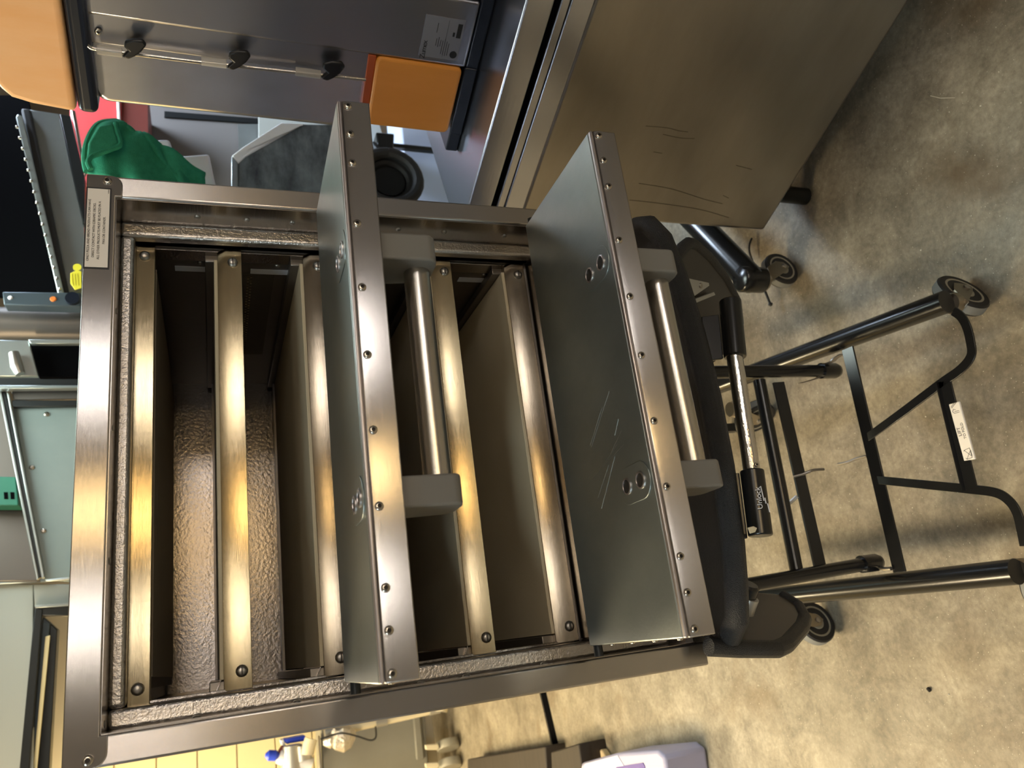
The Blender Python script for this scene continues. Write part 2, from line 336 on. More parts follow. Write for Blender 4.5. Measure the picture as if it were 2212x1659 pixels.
# cavities
for (z0, z1, nm) in ((.483, .72, 0), (.148, .405, 1)):
    B('cavity_back', 'cavity', ov, -CX-.002, CX+.002, .675, .685, z0, z1)
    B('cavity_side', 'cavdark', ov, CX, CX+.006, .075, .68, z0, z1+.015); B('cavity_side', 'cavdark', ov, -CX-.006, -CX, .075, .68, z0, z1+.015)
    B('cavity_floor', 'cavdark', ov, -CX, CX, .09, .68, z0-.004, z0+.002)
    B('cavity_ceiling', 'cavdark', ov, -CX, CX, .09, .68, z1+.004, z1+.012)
    jp = B('jet_plate', 'mesh', ov, -.285, .285, .092, .655, z1-.008, z1)
    # ribs of the mesh on the underside of the jet plate
    g = MB()
    for k in range(46): g.box(-.272, .272, .10+k*.0118, .10+k*.0118+.0045, z1-.0105, z1-.008)
    tag(g.build('mesh_wires', 'mesh', jp), None, None, kind='stuff')
    # side clips, pale strips painting light reflected in slots, and screws seen on the right and left walls
    for s in (-1, 1):
        x0, x1 = sorted((s*(CX-.004), s*CX)); B('side_flange', 'cavity', ov, x0, x1, .088, .118, z0+.01, z1, .0008)
        for (za, zb) in ((z0+.032, z0+.098), (z0+.122, z0+.205)):
            x0, x1 = sorted((s*(CX-.0015), s*CX)); B('reflection_strip', 'white', ov, x0, x1, .143, .157, za, zb)
        for zz in (z0+.06, z0+.17): rivet((s*(CX-.001), .128, zz), (-s, 0, 0), .0045)
# racks: front rail, ceramic deck, side angles
def rail(z, mname, nm, top=True, x=.3005):
    yo = .083
    prof = [(yo+.022, z+.033), (yo+.006, z+.033), (yo, z+.022), (yo, z), (yo+.022, z), (yo+.022, z+.002), (yo+.002, z+.002), (yo+.002, z+.0215), (yo+.0072, z+.031), (yo+.022, z+.031)]
    r = MB().prism([(-x, a, b_) for a, b_ in prof], (2*x, 0, 0)).build('rack_rail', mname, ov, .0006)
    for s in (-1, 1):
        g = MB().lathe([(.0075, 0), (.0075, .001), (.006, .004), (.003, .0052)], (s*(x-.021), yo, z+.012), (0, -1, 0), 14); nf = len(g.f)
        g.box(s*(x-.021)-.0055, s*(x-.021)+.0055, yo-.0056, yo-.004, z+.0114, z+.0128); second(g.build('bolt', 'bolt', r, ang=60), range(nf, nf+6), 'screwdark')
    return r
def topRail(z, mname):
    yo = .083
    prof = [(yo, z+.024), (yo, z), (yo+.02, z), (yo+.02, z+.002), (yo+.002, z+.002), (yo+.002, z+.024)]
    r = MB().prism([(-.303, a, b_) for a, b_ in prof], (.606, 0, 0)).build('rack_rail', mname, ov, .0006)
    for s in (-1, 1): MB().lathe([(.0075, 0), (.0075, .001), (.006, .004), (.003, .0052)], (s*.284, yo, z+.013), (0, -1, 0), 14).build('bolt', 'bolt', r, ang=60)
topRail(.711, 'rail')
rng = random.Random(3)
for (z, mn) in ((.5965, 'rail'), (.4765, 'raild'), (.279, 'rail'), (.153, 'raild')):
    rail(z, mn, 0)
    # ceramic deck with slightly uneven edges
    zt = z+.0375; n = 60; a = [(-.287+.574*i/n, .090+rng.uniform(0, .0012)) for i in range(n+1)]
    MB().prism([(x, y, zt-.011) for x, y in a]+[(.287, .635, zt-.011), (-.287, .635, zt-.011)], (0, 0, .011)).build('ceramic_deck', 'ceramic', ov, .001)
    for s in (-1, 1):
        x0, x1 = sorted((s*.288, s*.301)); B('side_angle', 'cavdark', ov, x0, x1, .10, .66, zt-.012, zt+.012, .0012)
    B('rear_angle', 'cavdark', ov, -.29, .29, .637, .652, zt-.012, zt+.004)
# a curled sheet tab on the left ends of the decks
for zt in (.634, .514, .3165): MB().prism([(-.300, .095, zt+.004), (-.287, .095, zt-.002), (-.287, .30, zt-.002), (-.300, .30, zt+.010)], (0, 0, .0012)).build('sheet_tab', 'cavity', ov)
# perforated strip with a double row of punched beads low on the right wall
g = MB()
for i in range(64): g.box(CX-.0035, CX-.0008, .165+i*.0052, .1672+i*.0052, .578+(.0045 if i % 2 else 0), .5803+(.0045 if i % 2 else 0))
ps = B('perforated_strip', 'mesh', ov, CX-.001, CX, .16, .50, .545, .592); tag(g.build('punched_beads', 'rail', ps), None, None, kind='stuff')
# instruction label on the top rail
lb = B('instruction_label', 'ink', ov, .2185, .3355, -.0019, -.0012, .7578, .7868)
lbf = B('label_face', 'label', lb, .2205, .3335, -.0021, -.0015, .7595, .7851)
LT = ['ONLY PIZZA AND BREAD PRODUCTS CAN HAVE', 'DIRECT CONTACT WITH CERAMIC DECKS.', 'ALL OTHER PRODUCTS MUST BE PLACED IN A', 'PAN OR CONTAINER.']
for i, tx in enumerate(LT): text('lettering', tx, .0040, 'ink', lb, (.273, -.0021, .7822-.0058*i), (1, 0, 0), (0, 0, 1), lift=.0002)
text('lettering', 'V1593A', .0018, 'ink', lb, (.330, -.0021, .7609), (1, 0, 0), (0, 0, 1), lift=.0002)
# doors
def door(zh, tilt, side):
    D = thing('door', None, None); D.parent = ov; D.location = (0, -.0245, zh); D.rotation_euler.x = tilt   # local: -y out from the hinge, z up out of the inner face
    X, L_, T = .3073, .235, .036
    # pan-shaped inner skin with a soft folded edge
    MB().prism([(-X, -.0, -.003), (-X, -L_+.004, -.003), (X, -L_+.004, -.003), (X, 0, -.003)], (0, 0, .003)).build('inner_skin', 'doorin', D, .0022, seg=3)
    B('seal_edge', 'edge', D, -X, X, -L_-.001, -L_+.005, -.0048, -.0006, .0016, seg=3)
    # U channel round the free edge with a crease
    prof = [(-L_-.0008, -.0052), (-L_-.0026, -.012), (-L_-.0020, -T), (-L_+.030, -T), (-L_+.030, -.0052)]
    MB().prism([(-X, a, b_) for a, b_ in prof], (2*X, 0, 0)).build('end_channel', 'steel_x', D, .0012)
    MB().box(-X+.004, X-.004, -L_+.025, .005, -T, -.004).build('door_core', 'steel_x', D, .002)
    B('hinge_edge', 'edge', D, -X, X, -.004, .003, -.014, -.001, .002)
    for s in (-1, 1):
        MB().tube([(s*(X-.002), .002, -.012), (s*(X+.014), .002, -.012)], .006, 12).build('hinge_pin', 'gun', D)
        for k in range(4): capscrew('screw', D, (s*X, -.03-k*.055, -.018), (s, 0, 0), .0034)
    xs = [.2995, .2630, .2257, .1508, .0763]; xs = xs+[.002]+[-x for x in xs[::-1]]
    sc0 = None
    for x in xs:
        if sc0 is None: sc0 = capscrew('screw', D, (0, 0, 0), (0, -1, 0), .0044); sc0.location = (x, -L_-.0022, -.0115)
        else: dup(sc0, D, (x, -L_-.0022, -.0115))
    # handle: two grey brackets and a satin bar, hanging under the open door
    for s in (-1, 1):
        x0, x1 = sorted((s*.1195, s*.1515))
        pr = [(-.222, -T), (-.222, -.090)]
        pr += [(-.206+.016*math.cos(t), -.090-.012*math.sin(t)) for t in (math.pi*.87, math.pi*.7, math.pi*.5)]
        pr += [(-.178+.016*math.cos(t), -.088-.014*math.sin(t)) for t in (math.pi*.5, math.pi*.3, math.pi*.1)]+[(-.160, -.070), (-.156, -T)]
        MB().prism([(x0, a, b_) for a, b_ in pr], (x1-x0, 0, 0)).build('handle_bracket', 'bracket', D, .0025, seg=3)
        # embossed oblong plate with two holes in the inner skin
        def ob(r, l, z, n=10): return [(s*.136+r*math.cos(a), -.190-l+r*math.sin(a), z) for a in [math.pi+math.pi*i/n for i in range(n+1)]]+[(s*.136+r*math.cos(a), -.190+l+r*math.sin(a), z) for a in [math.pi*i/n for i in range(n+1)]]
        MB().prism(ob(.0215, .0165, 0), (0, 0, .0012)).build('keyhole_plate', 'doorin', D, .0009, seg=3)
        for k in (-1, 1):
            MB().lathe([(.0098, 0), (.0098, .0018), (.0082, .0022), (.0078, .0004)], (s*.136, -.190+k*.0165, .0006), (0, 0, 1), 18).build('hole_rim', 'edge', D, ang=60)
            MB().lathe([(.0079, 0), (.0079, .0013)], (s*.136, -.190+k*.0165, .0006), (0, 0, 1), 16).build('hole', 'screwdark', D)
    MB().tube([(-.121, -.190, -.083), (.121, -.190, -.083)], .0148, 28).build('handle_bar', 'bar', D)
    return D
door(.5013, -.0187, 0).name = 'door'
door(.1883, -.0142, 1)
# fine scratches on the inner skin of the lower door
d2 = bpy.data.objects['door.001']; dI = (Matrix.Translation(V((0, -.0245, OZ+.1883))) @ Matrix.Rotation(-.0142, 4, 'X')).inverted()
for (x0, y0, x1, y1) in ((1318, 845, 1278, 965), (1302, 880, 1275, 962), (1335, 960, 1300, 1010), (1350, 960, 1268, 1045), (1330, 985, 1300, 1098), (1345, 930, 1318, 985), (1316, 1005, 1292, 1075), (1338, 905, 1330, 940)):
    a = dI @ onp(x0, y0, V((0, -.15, OZ+.1895)), V((0, 0, 1))); b_ = dI @ onp(x1, y1, V((0, -.15, OZ+.1895)), V((0, 0, 1))); a.z = b_.z = .0003
    MB().bar((a, b_), V((.00011, .00008, 0)), V((0, 0, .0001))).build('scratch', 'doorscr', d2)
# ================================================================== CART
ct = thing('folding_cart', 'black folding trolley with tubular legs carrying the oven', 'cart')
# top board with bowed front edge
TZ = OZ-.006
fr = [(-.322, -.036), (-.300, -.062), (-.26, -.075), (-.20, -.089), (-.10, -.103), (0, -.108), (.10, -.104), (.20, -.092), (.27, -.076), (.31, -.05), (.328, -.015)]
pts = fr+[(.335, .70), (.30, .76), (-.30, .76), (-.33, .70)]
MB().prism([(x, y, TZ-.030) for x, y in pts], (0, 0, .030)).build('top_board', 'blk', ct, .006, seg=3)
MB().tube([V((x, y+.004, TZ-.013)) for x, y in fr], .0165, 14).build('edge_bumper', 'blktex', ct)
MB().tube([V((-.326, .70, TZ-.013)), V((-.327, .3, TZ-.013)), V((-.322, -.036, TZ-.013))], .015, 12).build('edge_bumper', 'blktex', ct)
MB().tube([V((.332, .70, TZ-.013)), V((.332, .3, TZ-.013)), V((.328, -.015, TZ-.013))], .015, 12).build('edge_bumper', 'blktex', ct)
# drop leaves folded down at both sides, leaning inwards
def leaf(out, inner, rimw, name='drop_leaf'):
    c = sum(out, V())/len(out); n = V()
    for i in range(len(out)): n += (out[i]-c).cross(out[(i+1) % len(out)]-c)
    n.normalize()
    if n.dot(CP-c) < 0: n = -n
    out = [p-n*(p-c).dot(n) for p in out]
    L0 = MB().prism([p-n*.014 for p in out], n*.012).build(name, 'blkleaf', ct, .004, seg=3)
    loop = out+[out[0], out[1]]
    rim = MB().tube([p-n*.008 for p in loop[inner[0]:inner[1]]], rimw, 12).build('leaf_rim', 'blktex', L0)
    return L0, n
lo = [aty(1535, 1385, -.035), aty(1600, 1392, -.028), aty(1680, 1396, -.015), aty(1700, 1388, .0), aty(1735, 1345, .05), aty(1742, 1322, .075), aty(1728, 1296, .11), aty(1690, 1284, .14), aty(1600, 1278, .13), aty(1540, 1290, .08)]
LL, n = leaf(lo, (0, 8), .0125)
MB().lathe([(.016, 0), (.016, .03), (.013, .034)], aty(1603, 1306, .02), n, 16).build('catch', 'blks', LL)
MB().lathe([(.014, 0), (.014, .024)], aty(1608, 1322, .02), n, 16).build('catch_pin', 'galv', LL)
ro = [aty(1450, 560, .03), aty(1476, 535, .028), aty(1492, 526, .03), aty(1512, 529, .035), aty(1545, 556, .07), aty(1578, 598, .12), aty(1596, 650, .18), aty(1597, 700, .215), aty(1585, 750, .22), aty(1530, 800, .17), aty(1480, 680, .06)]
RL, n = leaf(ro, (0, 8), .0115)
c0 = V((0, 0, 0))
def bp_(x, y): p = sum(ro, V())/len(ro); return onp(x, y, p+n*.004, n)
MB().prism([bp_(1470, 598), bp_(1529, 611), bp_(1530, 617), bp_(1497, 640), bp_(1485, 645)], n*.002).build('hinge_plate', 'galv', RL)
MB().prism([bp_(1492, 648), bp_(1538, 631), bp_(1541, 637), bp_(1494, 656)], n*.004).build('hinge_arm', 'galv', RL)
MB().lathe([(.005, 0), (.005, .002), (.003, .003)], bp_(1511, 617)+n*.002, n, 12).build('rivet', 'bolt', RL)
# push handle under the front edge: chrome bar in two black sockets
HY = -.105; hz = [aty(1578, 650, HY), aty(1600, 772, HY), aty(1640, 1020, HY), aty(1664, 1160, HY)]
MB().tube([aty(1577, 650, HY), aty(1588, 772, HY)], .0165, 22).build('handle_socket', 'blks', ct, .002)
MB().tube([aty(1624, 1016, HY), aty(1643, 1158, HY)], .0165, 22).build('handle_socket', 'blks', ct, .002)
MB().tube([aty(1582, 740, HY), aty(1626, 1030, HY)], .0118, 24).build('handle_bar', 'chrome', ct)
a, b_ = aty(1624, 1016, HY), aty(1643, 1158, HY)
for (p, q) in ((aty(1577, 672, HY), aty(1588, 768, HY)), (a, b_)):
    MB().prism([p+V((0, .012, .012)), q+V((0, .012, .012)), q+V((0, .022, .036)), p+V((0, .022, .036))], (0, .006, 0)).build('socket_plate', 'blks', ct, .001)
capscrew('rivet', ct, a+V((.004, -.0165, .004)), (0, -1, .1), .0032)
ex = (a-b_).normalized()
sk = aty(1634, 1090, HY)+V((0, -.0168, .004))
text('lettering', 'Unlock', .0105, 'paper', ct, sk+V((0.006, 0, .003)), ex, (0, .25, 1), lift=.0008)
for k, (l, zz) in enumerate(((.020, -.0045), (.008, -.007), (.012, -.0095))):
    MB().box(-l/2, l/2, -.0003, .0003, -.0007, .0007, Matrix.Translation(sk+V((.012-.01*k, 0.0002, zz)))).build('lettering_mark', 'paper', ct)
MB().prism([aty(1614, 1140, HY-.012), aty(1619, 1153, HY-.012), aty(1630, 1150, HY-.012), aty(1634, 1141, HY-.012), aty(1626, 1137, HY-.012)], (0, -.002, 0)).build('release_tab', 'insul', ct, .0006)
# upright legs
UY = .32
def cap_(p, r, parent, m='blks'): return MB().lathe([(r, -.02), (r, .02), (r*.8, .03), (r*.4, .033)], p, (0, 0, -1), 18).build('leg_cap', m, parent, ang=50)
UR = [aty(1545, 804, UY), aty(1788, 801, UY)]; UL = [aty(1600, 1267, UY), aty(1876, 1217, UY)]
for p, q in (UR, UL):
    dr = (q-p).normalized(); top = p-dr*((TZ-.03-p.z)/(-dr.z))
    lg = MB().tube([top, q], .0140, 20).build('upright_leg', 'blks', ct); cap_(q, .0180, lg)
# base side rails with casters
RRp = [V((.268, .08, .118)), V((.252, .70, .150))]; RLp = [V((-.294, .11, .118)), V((-.318, .70, .150))]
p = aty(2035, 655, .02); q = aty(1690, 782, .46); RRp = [p, q+(q-p)*.58]
p = aty(2185, 1236, .05); q = aty(1625, 1294, .76); RLp = [p, q]
for P in (RRp, RLp): MB().tube([P[0]-(P[1]-P[0]).normalized()*.01, P[1]], .0228, 24).build('base_rail', 'blks', ct)
def caster(parent, x, y, zt, ang, R=.054, hubm='hub'):
    """swivel caster: stem, fork and wheel standing on the floor"""
    c = MB().lathe([(.020, -.004), (.022, .004), (.022, .010), (.014, .014)], (x, y, zt-.006), (0, 0, -1), 20).build('caster', 'fork', parent, ang=50)
    u = V((math.cos(ang), math.sin(ang), 0)); w_ = V((-u.y, u.x, 0)); ctr = V((x, y, 0))+u*.028+V((0, 0, R))
    for s in (-1, 1):
        o_ = w_*s*.0185
        top_ = V((x, y, zt-.016)); poly = [top_+u*.022+o_, top_-u*.020+o_, ctr-u*.014+V((0, 0, -.004))+o_, ctr+V((0, 0, -.018))+o_, ctr+u*.014+V((0, 0, -.004))+o_, ctr+u*.016+V((0, 0, .02))+o_]
        MB().prism(poly, w_*s*.002).build('fork_arm', 'fork', c, .0006)
        MB().lathe([(.007, 0), (.007, .003), (.0035, .005)], ctr+w_*s*.0205, w_*s, 12).build('axle_nut', 'bolt', c, ang=50)
    MB().box(-.021, .021, -.0205, .0205, zt-.018, zt-.0155, Matrix.Translation(V((x, y, 0))) @ Matrix.Rotation(ang, 4, 'Z')).build('fork_crown', 'fork', c, .001)
    wh = MB().lathe([(R*.70, -.0135), (R*.94, -.0135), (R, -.009), (R, .009), (R*.94, .0135), (R*.70, .0135)], ctr, w_, 32).build('wheel', 'rubber', c, ang=50)
    for s in (-1, 1):
        MB().lathe([(R*.74, 0), (R*.74, .0015), (R*.66, .0015), (R*.60, -.002), (R*.42, -.002), (R*.36, .0025), (R*.2, .003)], ctr+w_*s*.0125, w_*s, 28).build('hub_disc', hubm, c, ang=30)
    MB().lathe([(R*1.004, -.0088), (R*1.004, .0088)], ctr, w_, 32).build('tread', 'tread', c)
    return c
caster(ct, RRp[0].x, RRp[0].y, RRp[0].z-.020, math.radians(28)); caster(ct, RLp[0].x, RLp[0].y, RLp[0].z-.015, math.radians(170))
caster(ct, .222, .70, RRp[1].z-.012 if RRp[1].z < .3 else .16, math.radians(120)); caster(ct, -.325, .70, .15, math.radians(200))
for s, P in ((1, RRp), (-1, RLp)): pass
# cross members
cy = UY+.012
MB().tube([aty(1640, 822, cy), aty(1722, 1240, cy)], .0135, 18).build('cross_tube', 'blks', ct)
f1 = (aty(1681, 826, cy), aty(1772, 1228, cy)); MB().bar(f1, V((0, .0025, .0125)), V((0, .0025, 0))).build('cross_bar', 'blks', ct)
FZ = .175
P0, P1 = atz(1831, 752, FZ), atz(1944, 1236, FZ); MB().bar((P0, P1), V((0, .013, .003)), V((0, 0, .002))).build('cross_bar', 'blks', ct, .0006)
# lift-to-fold pedal loop of flat bar
def smooth(pts, n=6):
    out = []
    for i in range(len(pts)-1):
        a = pts[max(i-1, 0)]; b1 = pts[i]; c1 = pts[i+1]; d1 = pts[min(i+2, len(pts)-1)]
        for k in range(n): t = k/n; out.append(.5*((2*b1)+(c1-a)*t+(2*a-5*b1+4*c1-d1)*t*t+(3*b1-a-3*c1+d1)*t**3))
    return out+[pts[-1]]
lr = [atz(*q, FZ) for q in ((1873, 946), (1950, 890), (2030, 830), (2075, 798), (2098, 768), (2096, 735), (2088, 705), (2076, 684), (2060, 672))]
ll_ = [atz(*q, FZ) for q in ((1888, 1036), (1980, 1045), (2090, 1056), (2150, 1064), (2180, 1082), (2198, 1110), (2208, 1150), (2214, 1180))]
def ribbon(path, w_, t, name, m='blks', parent=None):
    P = smooth(path); W = []
    for i, p in enumerate(P):
        tv = (P[min(i+1, len(P)-1)]-P[max(i-1, 0)]).normalized(); W.append(tv.cross(V((0, 0, 1)))*w_)
    return MB().bar(P, W, V((0, 0, t))).build(name, m, parent or ct, .0005)
ribbon(lr, .0085, .002, 'pedal_arm'); ribbon(ll_, .0085, .002, 'pedal_arm')
pa, pb = atz(2040, 822, FZ), atz(2098, 1058, FZ); dv = (pb-pa).normalized(); wv = dv.cross(V((0, 0, 1)))*-1
pd = MB().bar((pa, pb), wv*.0135, V((0, 0, .002))).build('pedal', 'blks', ct, .0006)
MB().bar((pa, pb), V((0, 0, .006)), wv*.0015).v
e = MB().bar((pa-wv*.0135, pb-wv*.0135), V((0, 0, .007)), wv*.0014).build('pedal_flange', 'blks', ct)
l0, l1 = atz(2062, 870, FZ), atz(2096, 994, FZ)
lab = MB().bar((l0, l1), wv*.0115, V((0, 0, .0024))).build('pedal_label', 'label', ct, .0015)
nn = V((0, 0, .0025)); rt = (l0-l1).normalized(); lu = V((0, 0, 1)).cross(rt); md = (l0+l1)/2
text('lettering', 'LIFT', .0095, 'ink', lab, md+nn+lu*.0042, rt, lu, lift=.0002); text('lettering', 'TO FOLD', .0072, 'ink', lab, md+nn-lu*.0045, rt, lu, lift=.0002)
def lines(cx, segs):
    g = MB()
    for (x0, y0, x1, y1) in segs:
        A = md+nn+rt*(cx+x0)+lu*y0; C = md+nn+rt*(cx+x1)+lu*y1; tdir = (C-A).normalized().cross(V((0, 0, 1)))
        g.bar((A, C), tdir*.00035, V((0, 0, .0002)))
    return g.build('pictogram', 'ink', lab)
lines(-.043, [(-.008, -.007, .010, -.007), (-.008, -.007, -.009, .004), (.010, -.007, .008, .005), (-.009, .004, .004, -.006), (.008, .005, -.004, -.006), (-.005, -.008, .006, -.008), (-.009, .004, -.006, .006), (.006, .006, .008, .005)])
lines(.043, [(-.008, -.007, -.008, .004), (-.008, .004, -.004, .007), (-.004, .007, 0, .004), (0, .004, -.002, 0), (-.005, -.007, -.005, .003), (.003, .007, .011, -.006), (.005, .008, .013, -.005), (.011, .004, .012, -.004)])
# spring hooks and wires between the members
MB().tube(smooth([aty(1713, 1030, cy), aty(1735, 1024, cy-.01), aty(1756, 1016, cy-.02), aty(1779, 1014, cy-.02)]), .0032, 10).build('hook', 'bolt', ct)
MB().tube(smooth([atz(1872, 985, FZ), atz(1850, 991, FZ), atz(1830, 999, FZ+.004), atz(1810, 1003, FZ+.004)]), .003, 10).build('hook', 'bolt', ct)
MB().tube([aty(1700, 1092, cy+.02), aty(1722, 1072, cy)], .004, 10).build('stay', 'galv', ct)
k1 = aty(1781, 786, UY-.02)
MB().bar(smooth([k1, aty(1795, 782, UY-.02), aty(1806, 773, UY-.03), aty(1819, 765, UY-.04)]), V((0, .001, .0065)), V((.001, .001, 0))).build('link_plate', 'bolt', ct)
MB().tube(smooth([aty(1885, 1220, UY), aty(1895, 1224, UY), aty(1910, 1229, UY-.03), aty(1925, 1228, UY-.05)]), .004, 10).build('link_wire', 'bolt', ct)
MB().bar(smooth([aty(1728, 828, UY), aty(1750, 822, UY), aty(1768, 815, UY), aty(1777, 802, UY), aty(1777, 790, UY)]), V((0, 0, .006)), V((0, .002, 0))).build('latch_plate', 'bolt', ct)
kb = aty(1590, 920, .28); MB().lathe([(.016, 0), (.018, .006), (.013, .022), (.006, .026)], kb, (0, -.6, -1), 16).build('lock_knob', 'blks', ct, ang=50)
MB().box(-.03, .03, -.004, .004, -.004, .004, Matrix.Translation(V((.01, .30, OZ-.10)))).build('brace', 'blks', ct)
B('underframe', 'blks', ct, -.25, .22, .29, .33, OZ-.075, OZ-.036, .003)

# ================================================================== STEEL COUNTER AND JUICER
CA = math.radians(21); CXv = V((math.cos(CA), math.sin(CA), 0)); CYv = V((-math.sin(CA), math.cos(CA), 0))
pf = atz(1650, 500, .13); CM = Matrix((CXv, CYv, V((0, 0, 1)))).transposed().to_4x4(); CM.translation = V((pf.x, pf.y, 0))
cb = thing('steel_counter', 'large stainless steel counter cabinet on the right', 'counter'); cb.matrix_world = CM
Y0 = -1.25; CT = .945; REAR = (CM.inverted() @ atz(945, 365, CT)).y
# local: x to the right, y away; side panel is the plane x=0
B('side_panel', 'cabst', cb, 0, .02, Y0, 0, .13, .81, .012, seg=4)
B('back_panel', 'cabst', cb, .02, 1.2, -.02, 0, .13, .81); B('front_panel', 'cabst', cb, .02, 1.2, Y0, Y0+.02, .13, .81); B('bottom_panel', 'gun', cb, .02, 1.2, Y0+.02, -.02, .132, .15)
B('apron', 'top', cb, -.008, 1.21, Y0-.01, .01, .81, .855, .003); B('apron', 'top', cb, -.010, 1.21, Y0-.01, .012, .857, .875, .003)
B('shadow_gap', 'dark', cb, .006, 1.2, Y0, 0, .875, .892); B('worktop', 'top', cb, -.022, 1.22, Y0-.02, REAR, .892, CT, .004)
print('REAR', REAR, CM.inverted() @ atz(926, 290, CT), CM.inverted() @ atz(964, 445, CT))
for (x, y) in ((.07, -.07), (.07, Y0+.08), (1.1, -.07), (1.1, Y0+.08)):
    MB().lathe([(.022, 0), (.022, .10), (.028, .105), (.028, .13)], (x, y, 0), (0, 0, 1), 16).build('foot', 'gun', cb, ang=50)
# dried drip marks on the side panel
CI = CM.inverted()
for pts_ in (((1395, 272), (1440, 276), (1465, 282), (1486, 285)), ((1432, 290), (1470, 298), (1500, 299)), ((1590, 357), (1605, 361), (1624, 366)), ((1562, 422), (1574, 428)), ((1380, 396), (1450, 408), (1520, 430), (1560, 440)), ((1360, 432), (1430, 440), (1510, 452), (1574, 470)), ((1412, 328), (1430, 331))):
    q_ = [CI @ onp(x, y, V((pf.x, pf.y, 0)), CXv) for x, y in pts_]
    for p in q_: p.x = -.0004
    MB().bar(smooth(q_, 4), V((0, .0007, .0005)), V((.0002, 0, 0))).build('drip_mark', 'drip', cb)
# juicer
jc = atz(1005, 148, CT+.03); jl = CM.inverted() @ jc
zx = thing('citrus_juicer', 'tall citrus juicer with steel body, orange peel bucket and orange hopper', 'juicer'); zx.matrix_world = CM @ Matrix.Translation(V((jl.x, jl.y, CT)))
PJ = zx.matrix_world.translation.copy(); Pn = -CXv; ZI = zx.matrix_world.inverted()
def jz(x, y, off=0): return ZI @ onp(x, y, PJ+Pn*off, Pn)
a = jz(1005, 148); print('juicer base', a, jz(150, 45), jz(1027, 27))
ZT = jz(178, 50).z; zb = jz(1005, 148).z; wN = jz(1027, 27).y
B('body', 'zst', zx, 0, .34, wN-.02, 0, zb, ZT, .006, seg=3)
B('base_skirt', 'navy', zx, .006, .33, wN-.25, .20, .0, zb-.002, .004)
# polished cover behind, with rounded corners
p1 = jz(205, 215, -.012); p2 = jz(785, 270, -.012); y2 = jz(600, 262, -.012).y; ztc = jz(190, 120, -.012).z; zbc = jz(792, 200, -.012).z
def rrect(y0, y1, z0, z1, r, n=6):
    out = []
    for (cy_, cz, a0) in ((y1-r, z1-r, 0), (y0+r, z1-r, math.pi/2), (y0+r, z0+r, math.pi), (y1-r, z0+r, 1.5*math.pi)):
        out += [(cy_+r*math.cos(a0+math.pi/2*i/n), cz+r*math.sin(a0+math.pi/2*i/n)) for i in range(n+1)]
    return out
MB().prism([(.012, y, z) for y, z in rrect(-.06, y2, zbc, ztc, .03)], (.25, 0, 0)).build('polished_cover', 'zpol', zx, .010, seg=4)
hk0 = jz(190, 95); 
B('cover_strip', 'zst', zx, .004, .02, -.005, jz(400, 118, -.004).y, zbc, ztc-.004, .002)
# latch rod with three black hooks in clear sleeves
def jl_(x, y, off=.014): return jz(x, y, off)
MB().tube(smooth([jl_(183, 82), jl_(186, 92), jl_(196, 103), jl_(225, 109)])+[jl_(420, 133), jl_(790, 172)], .0035, 12).build('latch_rod', 'chrome', zx)
for (x, y) in ((292, 103), (517, 127), (720, 150)):
    k = [jl_(x-28, y+15), jl_(x-14, y+20), jl_(x, y+14), jl_(x+14, y+4), jl_(x+25, y-10), jl_(x+18, y-20), jl_(x-4, y-22), jl_(x-22, y-18), jl_(x-24, y-6), jl_(x-14, y+2), jl_(x-22, y+8)]
    MB().prism(k, (-.010, 0, 0)).build('latch_hook', 'hookblk', zx, .003, seg=3)
    MB().tube([jl_(x-82, y+4), jl_(x-28, y+11)], .0085, 16).build('clear_sleeve', 'clear', zx)
capscrew('screw', zx, jz(212, 68, .0), (-1, 0, 0), .006)
# peel bucket
bk = [jz(803, 124, .004), jz(1000, 148, .004), jz(975, 290, .004), jz(800, 284, .004)]
yb = bk[2].y
z0b, z1b = (bk[1].z+bk[2].z)/2+.004, (bk[0].z+bk[3].z)/2
MB().prism([(-.004, y, z) for y, z in rrect(.0, yb, z0b, z1b, .012)], (.30, 0, 0)).build('peel_bucket', 'orange', zx, .006, seg=3)
B('bucket_collar', 'reddk', zx, .0, .28, .0, yb-.02, z1b, z1b+.016, .002); B('bucket_foot', 'navy', zx, .002, .28, .0, yb+.004, .002, z0b-.006, .003)
# rating plate
rp = [jz(919, 30, .001), jz(1007, 44, .001), jz(988, 131, .001), jz(904, 121, .001)]
pc = sum(rp, V())/4; pw = abs(rp[0].y-rp[3].y)*.98; ph = abs(rp[0].z-rp[1].z)*.97
pl_ = B('rating_plate', mat('plate_foil', (.26, .26, .29), .4, .5), zx, -.0016, .0, pc.y-pw/2, pc.y+pw/2, pc.z-ph/2, pc.z+ph/2)
R_ = (0, -1, 0); U_ = (0, 0, 1)
def pp(a, b_): return (-.0016, pc.y+pw/2-a*pw, pc.z-ph/2+b_*ph)     # a: left to right, b: bottom to top
text('lettering', 'Zumex', .0145, 'ink', pl_, pp(.17, .90), R_, U_, lift=.0003, space=.85)
g = MB()
def pb(a0, a1, b0, b1): q0, q1 = pp(a0, b0), pp(a1, b1); g.box(-.0021, -.0016, min(q0[1], q1[1]), max(q0[1], q1[1]), min(q0[2], q1[2]), max(q0[2], q1[2]))
pb(.56, .90, .045, .16); pb(.58, .68, .20, .25); pb(.62, .85, .655, .668); pb(.05, .95, .40, .404)
for i, (a0, a1) in enumerate(((.30, .48), (.28, .52), (.30, .46), (.12, .45), (.1, .5), (.08, .44), (.1, .4))): pb(a0, a1, .62-.055*i, .632-.055*i)
g.build('plate_print', 'ink', pl_)
MB().lathe([(.0075, 0), (.0075, .0005)], pp(.14, .13), (-1, 0, 0), 20).build('plate_mark', 'gun', pl_)
